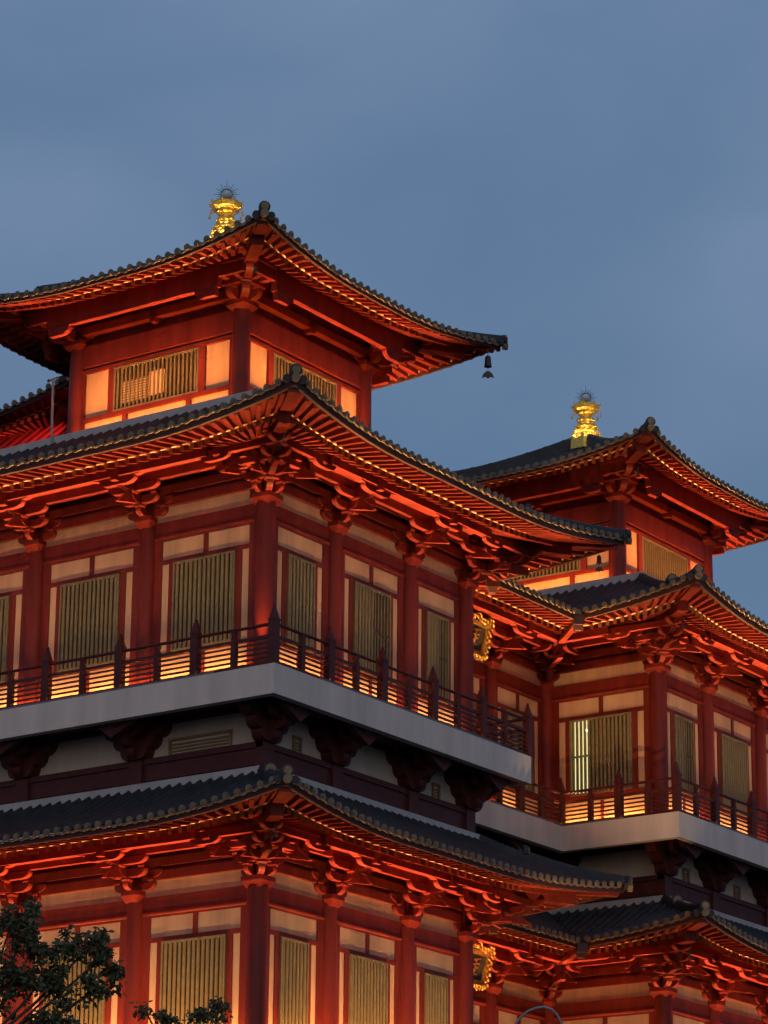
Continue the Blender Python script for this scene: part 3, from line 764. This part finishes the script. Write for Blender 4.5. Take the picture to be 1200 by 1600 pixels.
# ------------------------------------------------------------------ golden finials
def finial(c, label):
    root = empty('roof_finial', c, label, 'finial', 'golden finials on the pavilion roofs')
    c = Vector(c)
    b = MB(); b.lathe(c, [(.62, -.35), (.60, .0), (.50, .04), (.52, .16), (.44, .22), (.46, .30), (.30, .36)], 8, smooth=False, rot=PI/8)
    b.build('finial_base', M['gold'], root, c)
    b = MB(); b.lathe(c, [(.26, .34), (.30, .37), (.20, .40), (.33, .43), (.35, .47), (.30, .52), (.18, .55), (.18, .58), (.28, .61), (.22, .64), (.27, .67), (.27, .72), (.20, .76), (.24, .79), (.16, .82), (.17, .86)], 20)
    for k in range(10):
        a = 2*PI*k/10
        b.lathe(c+Vector((math.cos(a)*.31, math.sin(a)*.31, .41)), [(.01, 0), (.06, .02), (.075, .06), (.05, .11), (.01, .13)], 8)
        b.lathe(c+Vector((math.cos(a+.3)*.24, math.sin(a+.3)*.24, .66)), [(.01, 0), (.05, .02), (.06, .05), (.04, .09), (.01, .11)], 8)
    b.build('finial_stem', M['gold'], root, c)
    b = MB(); b.lathe(c, [(.15, .84), (.24, .90), (.27, .95), (.35, 1.0), (.41, 1.07), (.43, 1.16), (.46, 1.17), (.45, 1.20), (.12, 1.24)], 8, smooth=False, rot=PI/8)
    bowl = b.build('finial_bowl', M['gold'], root, c)
    for k in range(8):
        b = MB()
        a = 2*PI*k/8+PI/8; p = c+Vector((math.cos(a)*.46, math.sin(a)*.46, 1.17))
        b.lathe(p, [(.01, 0), (.03, .02), (.035, .05), (.01, .09)], 6)
        b.tube([p+Vector((0, 0, .0)), p+Vector((0, 0, -.22))], .006, 4); b.lathe(p+Vector((0, 0, -.34)), [(.04, 0), (.035, .05), (.02, .10), (.006, .12)], 6)
        b.build('finial_pendant', M['gold'], bowl, p)
    b = MB(); b.lathe(c, [(.12, 1.22), (.15, 1.27), (.09, 1.33), (.07, 1.36)], 12)
    b.lathe(c+Vector((-.12, -.08, 0)), [(.05, 1.22), (.09, 1.27), (.07, 1.36), (.02, 1.44)], 10)
    b.build('finial_neck', M['gold'], root, c)
    b = MB(); q = c+Vector((0, 0, 1.50))
    b.lathe(q, [(.005+.125*math.sin(PI*k/10), -.125*math.cos(PI*k/10)) for k in range(11)], 16)
    b.build('crystal_ball', M['crystal'], root, q)
    b = MB()
    side = Vector((.82, .57, 0)).normalized()
    ring = [q+side*(math.cos(2*PI*k/24)*.15)+Vector((0, 0, math.sin(2*PI*k/24)*.15)) for k in range(25)]
    b.tube(ring, .012, 6)
    for k in range(24):
        a = 2*PI*k/24+PI/2; d = side*math.cos(a)+Vector((0, 0, math.sin(a)))
        if math.sin(a) < -.75: continue
        ln = .36 if k % 2 == 0 else .28
        if k == 0: ln = .42
        b.tube([q+d*.15, q+d*ln], .012, 5, r2=.003)
    b.build('sun_rays', M['bronze'], root, q)
    for dx, dy in ((1.0, -1.0), (-.6, -1.3), (1.3, .6)):
        spot(c+Vector((dx*1.1, dy*1.1, -.1)), c+Vector((0, 0, .75)), 62, (1, .66, .26), 50)
    return root
finial((-5.01, 4.54, 13.95), 'golden finial with spiky halo on the nearer pavilion roof, partly hidden by the eave')
finial((-5.01, YB+4.54, 13.80), 'golden finial with spiky halo standing full height on the farther pavilion roof')

# ------------------------------------------------------------------ wind bells
def bell(p, label, k=1.0):
    root = empty('wind_bell', p, label, 'bell', 'bronze wind bells under the eave corners'); p = Vector(p)
    b = MB(); b.tube([p, p-Vector((0, 0, .26))], .01, 5); b.build('bell_chain', M['bronze'], root, p)
    b = MB(); b.lathe(p-Vector((0, 0, .56)), [(.11, 0), (.10, .03), (.09, .10), (.085, .22), (.075, .28), (.03, .32)], 14)
    b.build('bell_body', M['bronze'], root, p)
    b = MB(); b.tube([p-Vector((0, 0, .5)), p-Vector((0, 0, .72))], .008, 5)
    c = p-Vector((0, 0, .78)); d = Vector((.82, .57, 0))
    pr = [(-.17, -.10), (-.07, -.07), (0, -.12), (.07, -.07), (.17, -.10), (.12, .02), (.04, .09), (-.04, .09), (-.12, .02)]
    A = [c+d*x+Vector((.006, -.01, z)) for x, z in pr]; b.prism(A, [q+Vector((-.012, .02, 0)) for q in A])
    b.build('bell_clapper', M['bronze'], root, p)
    root.scale = (k, k, k)
for p, l in (((.33, 9.35, 11.42), 'bronze bell hanging against the sky under the nearer pavilion roof'),
             ((-.62, .15, 11.02), 'small bell under the front corner of the nearer pavilion roof, above its corner column'),
             ((1.98, -1.98, 5.42), 'small bell under the upturned front corner of the middle eave, below the nearer pavilion'),
             ((2.62, 11.23, 5.80), 'bell under the right end of the middle eave, in front of the farther pavilion'),
             ((1.98, -1.98, -3.91), 'small bell under the front corner of the lowest near eave, below the balcony'),
             ((-.62, YB+.15, 11.02), 'small bell under the front corner of the farther pavilion roof'),
             ((1.98, YB-1.98, 5.42), 'small bell under the front corner of the right wing middle eave'),
             ((1.98, YB-1.98, -3.91), 'small bell under the front corner of the right wing lowest eave')):
    bell(p, l, 1.0 if 'sky' in l else (.7 if 'right end' in l else .4))

# ------------------------------------------------------------------ carved name plaques between the wings
def plaque(zc, label, strokes):
    yc, w, h = 12.95, 1.65, .92
    root = empty('name_plaque', (XM+.75, yc, zc), label, 'plaque', 'gold framed plaques on the recessed wall')
    c = Vector((XM+.62, yc, zc)); til = math.radians(16)
    u = Vector((0, 1, 0)); v = Vector((math.sin(til), 0, math.cos(til))); n = Vector((math.cos(til), 0, -math.sin(til)))
    def Tq(a, b_, z): return c+u*a+n*b_+v*z
    b = MB(); b.box(Tq, -w+.15, w-.15, -.04, .02, -h/2+.1, h/2-.1); b.build('plaque_panel', M['plaque'], root, c)
    b = MB()
    for (x0, x1, z0, z1) in ((-w, w, h/2-.12, h/2), (-w, w, -h/2, -h/2+.12)): b.box(Tq, x0, x1, -.05, .07, z0, z1)
    for x in (-w, w-.14): b.box(Tq, x, x+.14, -.046, .066, -h/2+.12, h/2-.12)
    rnd = random.Random(3)
    def scroll(a, z):
        r = rnd.uniform(.07, .13)
        pts = [Tq(a+math.cos(t)*r*(1-t/9), .07+.02*math.sin(t*2), z+math.sin(t)*r*(1-t/9)) for t in (k*.6 for k in range(12))]
        b.tube(pts, .035, 6, r2=.012)
        b.lathe(Tq(a, .05, z), [(.01, -.05), (.05, -.02), (.055, .02), (.01, .06)], 8)
    for k in range(26):
        a = -w+2*w*k/25; scroll(a, h/2+.05+rnd.uniform(-.03, .08)); scroll(a, -h/2-.04+rnd.uniform(-.08, .03))
    for k in range(7):
        z = -h/2+h*k/6; scroll(w+.04+rnd.uniform(-.02, .05), z); scroll(-w-.04, z)
    b.build('plaque_frame', M['goldframe'], root, c)
    for cx, st in strokes:
        b = MB()
        for (x0, z0, x1, z1, t) in st:
            a = Vector((x1-x0, z1-z0)); k = a.length; px, pz = -a.y/k*t, a.x/k*t
            A = [Tq(cx+x0+px, .022, z0+pz), Tq(cx+x0-px, .022, z0-pz), Tq(cx+x1-px*.5, .022, z1-pz*.5), Tq(cx+x1+px*.5, .022, z1+pz*.5)]
            b.prism(A, [p+n*.025 for p in A])
        b.build('gold_character', M['goldframe'], root, Tq(cx, 0, 0))
    spot((XM+1.9, yc+.6, zc-1.5), c, 6, (1, .62, .28), 95)
S_A = [(-.12, .18, .16, .24, .03), (0, .24, -.02, -.05, .03), (-.16, .06, .16, .1, .03), (-.02, .0, .14, -.02, .03), (-.02, -.05, -.16, -.2, .03), (.0, -.05, .0, -.24, .03), (-.12, -.22, .14, -.2, .03)]
S_B = [(-.16, .2, .16, .22, .03), (-.14, .08, .14, .1, .03), (0, .26, 0, -.22, .03), (-.02, 0, -.18, -.18, .03), (.02, 0, .18, -.16, .03), (.08, -.1, .14, -.24, .02)]
S_C = [(-.1, .24, -.18, .02, .03), (-.14, .1, -.14, -.24, .03), (0, .22, .18, .24, .03), (.06, .22, .02, .0, .03), (.0, .04, .18, .04, .03), (.1, .1, .1, -.22, .03), (0, -.1, .18, -.08, .03)]
lay = [(-1.1, S_A), (-.37, S_B), (.37, S_C), (1.1, S_A)]
plaque(4.92, 'gold scrollwork plaque with dark panel on the recessed wall above the balcony', lay)
plaque(-4.42, 'gold carved plaque on the lower storey wall, directly below the other plaque', lay)

# ------------------------------------------------------------------ antenna pole
ant = empty('antenna_pole', (-7.8, 1.0, 7.75), 'thin steel pole with small crossbar on the roof ridge left of the nearer pavilion', 'pole')
b = MB(); b.tube([(-7.8, 1.0, 7.75), (-7.82, 1.0, 8.6), (-7.85, 1.0, 9.6)], .035, 8); b.build('mast', M['steel'], ant, (-7.8, 1, 7.75))
b = MB(); b.tube([(-8.0, 1.0, 9.56), (-7.66, 1.0, 9.60)], .022, 6); b.lathe((-8.0, 1.0, 9.52), [(.02, 0), (.05, .03), (.02, .09)], 8); b.build('crossbar', M['bronze'], ant, (-7.8, 1, 9.5))

# ------------------------------------------------------------------ hall roof behind at far left
hall = empty('temple_hall', (-18, 10, 7.5), 'dark red hall roof behind the thin pole at the left edge', 'hall')
hr = bpy.data.objects.new('roof', None); COL.objects.link(hr); hr.parent = hall; hr.location = (0, 0, 0)
PH = dict(N=2.5, ntop=-1.0, ze=11.10, zt=11.8, Lf=.5, D=4.3, c=.7, zb=10.95, nf=1.6, slopef=.12, slopei=.2)
TH = Fr((-13.75, 8.0), nX, nY, 0); make_roof_side(TH, 9, ('hip', 'cut'), hr, PH, True)
TH2 = Fr((-13.75, 8.0), Y, X, 0); make_roof_side(TH2, 6, ('hip', 'cut'), hr, PH, True); hip(TH2, PH, hr, 0, 6)
b = MB(); b.box(TH, 0, 9, -.2, 0, 7.0, 11.6); b.box(TH, 0, 9, 0, .15, 10.3, 10.7); b.build('wall', M['red'], hall, TH(4, 0, 8))
b = MB(); b.box(TH2, 0, 6, -.2, 0, 7.0, 11.6); b.build('wall', M['red'], hall, TH2(3, 0, 8))
b = MB()
for k in range(9):
    u = -2.9+k*.42
    b.tube([TH(u, 1.6, 10.80), TH(u, 2.9, 9.65)], .05, 6)
b.hexa([TH(-3.2, 1.6, 10.66), TH(1.6, 1.6, 10.66), TH(1.6, 2.9, 9.5), TH(-3.2, 2.9, 9.5), TH(-3.2, 1.6, 10.74), TH(1.6, 1.6, 10.74), TH(1.6, 2.9, 9.58), TH(-3.2, 2.9, 9.58)])
b.build('red_canopy', M['red'], hall, TH(0, 2, 9))
spot(TH(-2.4, 3.1, 10.9), TH(-1.3, 2.2, 10.2), 260, (1, .10, .12), 70)
strip_light(TH, 0, 8, 1.6, 9.9, 16, (1, .2, .12), tilt=0, spread=120)

# ------------------------------------------------------------------ corner column floor spots
for x_, y_, zo, k_ in ((0, 0, 0, 1), (0, YB, 0, .8), (0, 0, -9.33, .7), (0, YB, -9.33, .6)):
    spot((x_+1.0, y_-1.0, zo+.10), (x_+.80, y_-.80, zo+5.0), 900*k_, (1, .45, .16), 26, .05)
    spot((x_+1.385, y_-1.385, zo+.10), (x_+2.55, y_-2.55, zo+5.6), 900*k_, (1, .48, .16), 29, .03)
for y_, k_ in ((1.84, 1), (YB+1.84, .5)):
    spot((-2.31+1.2, y_-1.2, 7.8), (-2.31+.6, y_-.6, 11.0), 420*k_, (1, .42, .14), 34, .05)
    spot((-2.31+1.35, y_-1.35, 7.8), (-2.31+1.9, y_-1.9, 11.3), 330*k_, (1, .46, .16), 56, .05)
for P0, zo in (((0, 0), 0),):
    spot((P0[0]+.34, P0[1]-.58, zo+.08), (P0[0]+.12, P0[1]-.20, zo+2.4), 520, ORANGE, 26, .03)
# added warm flood, no fixture, lighting the right wing's slab and tile ends
spot((10.5, -2.0, -19.6), (.9, 16.5, 4.2), 15000, (1, .58, .26), 20, .2)

# ------------------------------------------------------------------ ground, street lamp, trees
b = MB(); b.add([(-900, -900, -20.3), (900, -900, -20.3), (900, 900, -20.3), (-900, 900, -20.3)], [(0, 1, 2, 3)])
g = b.build('ground', M['ground']); g['kind'] = 'structure'

lampo = empty('street_lamp', (16.2, -14.55, -20.3), 'curved dark gooseneck of a street lamp at the bottom edge', 'street lamp')
pts = [(16.1, -14.55, -20.3), (16.12, -14.55, -11.6), (16.2, -14.5, -11.17), (16.30, -14.46, -11.04), (16.42, -14.43, -10.95), (16.53, -14.37, -10.90), (16.64, -14.3, -10.88), (16.74, -14.22, -10.92), (16.80, -14.16, -11.0), (16.85, -14.08, -11.16), (16.87, -14.05, -11.35)]
b = MB(); b.tube(pts, .022, 8); b.build('lamp_post', M['steel'], lampo, pts[0])
b = MB(); b.lathe((16.87, -14.05, -11.62), [(.14, 0), (.13, .06), (.08, .18), (.03, .28)], 12); b.build('lamp_head', M['steel'], lampo, (16.87, -14.05, -11.5))

def tree(base, blobs, label, n_leaf, lsz, seed, droop=.5):
    rnd = random.Random(seed); base = Vector(base)
    root = empty('leafy_tree', base, label, 'tree', 'leafy trees in front of the temple')
    tr = MB(); top = Vector((base.x, base.y, min(bb[0][2] for bb in blobs)-.6))
    tr.tube([base, base.lerp(top, .5)+Vector((.1, .05, 0)), top], .16, 8, r2=.07)
    lf = MB(); twigs = []
    for (c, rx, rz, wgt) in blobs:
        c = Vector(c); mid = top.lerp(c, .55)+Vector((0, 0, -.1))
        tr.tube([top, mid, c], .035, 6, r2=.014)
        for k in range(int(9*wgt)):
            d = Vector((rnd.gauss(0, 1), rnd.gauss(0, 1), rnd.gauss(0, .8))); d.normalize(); d = Vector((d.x*rx, d.y*rx, d.z*rz))*rnd.uniform(.6, 1.15)
            p = c+d; m = c+d*.5+Vector((0, 0, .05)); tr.tube([c, m, p], .012, 5, r2=.004); twigs.append((c, m, p))
    for i in range(n_leaf):
        c, m, p = rnd.choice(twigs); t = rnd.random()**.6
        q = (c.lerp(m, t*2) if t < .5 else m.lerp(p, t*2-1))+Vector((rnd.gauss(0, .05), rnd.gauss(0, .05), rnd.gauss(0, .04)))
        d = Vector((rnd.gauss(0, 1), rnd.gauss(0, 1), -droop+rnd.gauss(0, .5))).normalized()
        sd = d.cross(Vector((rnd.gauss(0, 1), rnd.gauss(0, 1), rnd.gauss(0, 1)))).normalized(); nm = d.cross(sd)
        L = lsz*rnd.uniform(.6, 1.3); w = L*rnd.uniform(.2, .3)
        P_ = [q, q+d*L*.35+sd*w+nm*.008, q+d*L*.7+sd*w*.75, q+d*L, q+d*L*.7-sd*w*.75, q+d*L*.35-sd*w+nm*.008]
        mid1 = q+d*L*.35-nm*L*.05; mid2 = q+d*L*.7-nm*L*.04
        lf.add(P_+[mid1, mid2], [(0, 1, 6), (1, 2, 7, 6), (2, 3, 7), (0, 6, 5), (6, 7, 4, 5), (7, 3, 4)])
    tr.build('trunk', M['bark'], root, base); lf.build('crown', M['leaf'], root, top)
    return root
# crown clumps are placed in metres where the tree stands, about 46 m from the viewer
tree((12.0, -22.9, -20.3), [((12.45, -22.5, -10.45), .42, .30, 1.6), ((12.75, -22.3, -10.75), .40, .34, 1.6), ((13.15, -22.0, -10.75), .36, .26, 1.2), ((12.6, -22.5, -11.2), .5, .4, 2.2),
      ((13.05, -22.1, -11.35), .45, .4, 2.0), ((13.5, -21.6, -10.85), .30, .20, .9), ((13.4, -21.7, -11.4), .30, .34, 1.0), ((12.2, -22.7, -11.6), .5, .5, 2.0), ((13.0, -22.1, -11.9), .6, .4, 2.0), ((12.1, -22.8, -10.9), .4, .4, 1.6), ((13.45, -21.7, -10.60), .26, .16, .8), ((13.62, -21.4, -11.1), .22, .26, .8), ((12.7, -22.3, -10.25), .25, .2, .7)],
     'dark leafy tree at the lower left, its crown covering the lowest windows', 5200, .105, 5)
tree((14.6, -20.6, -20.3), [((14.2, -20.95, -11.75), .26, .16, 1.0), ((14.55, -20.65, -11.72), .28, .16, 1.2), ((14.75, -20.4, -11.6), .16, .22, .8), ((13.95, -21.1, -11.65), .18, .20, .5), ((14.4, -20.8, -12.2), .5, .3, 1.6)],
     'small leafy treetop poking up at the bottom edge right of the larger tree', 900, .085, 9)
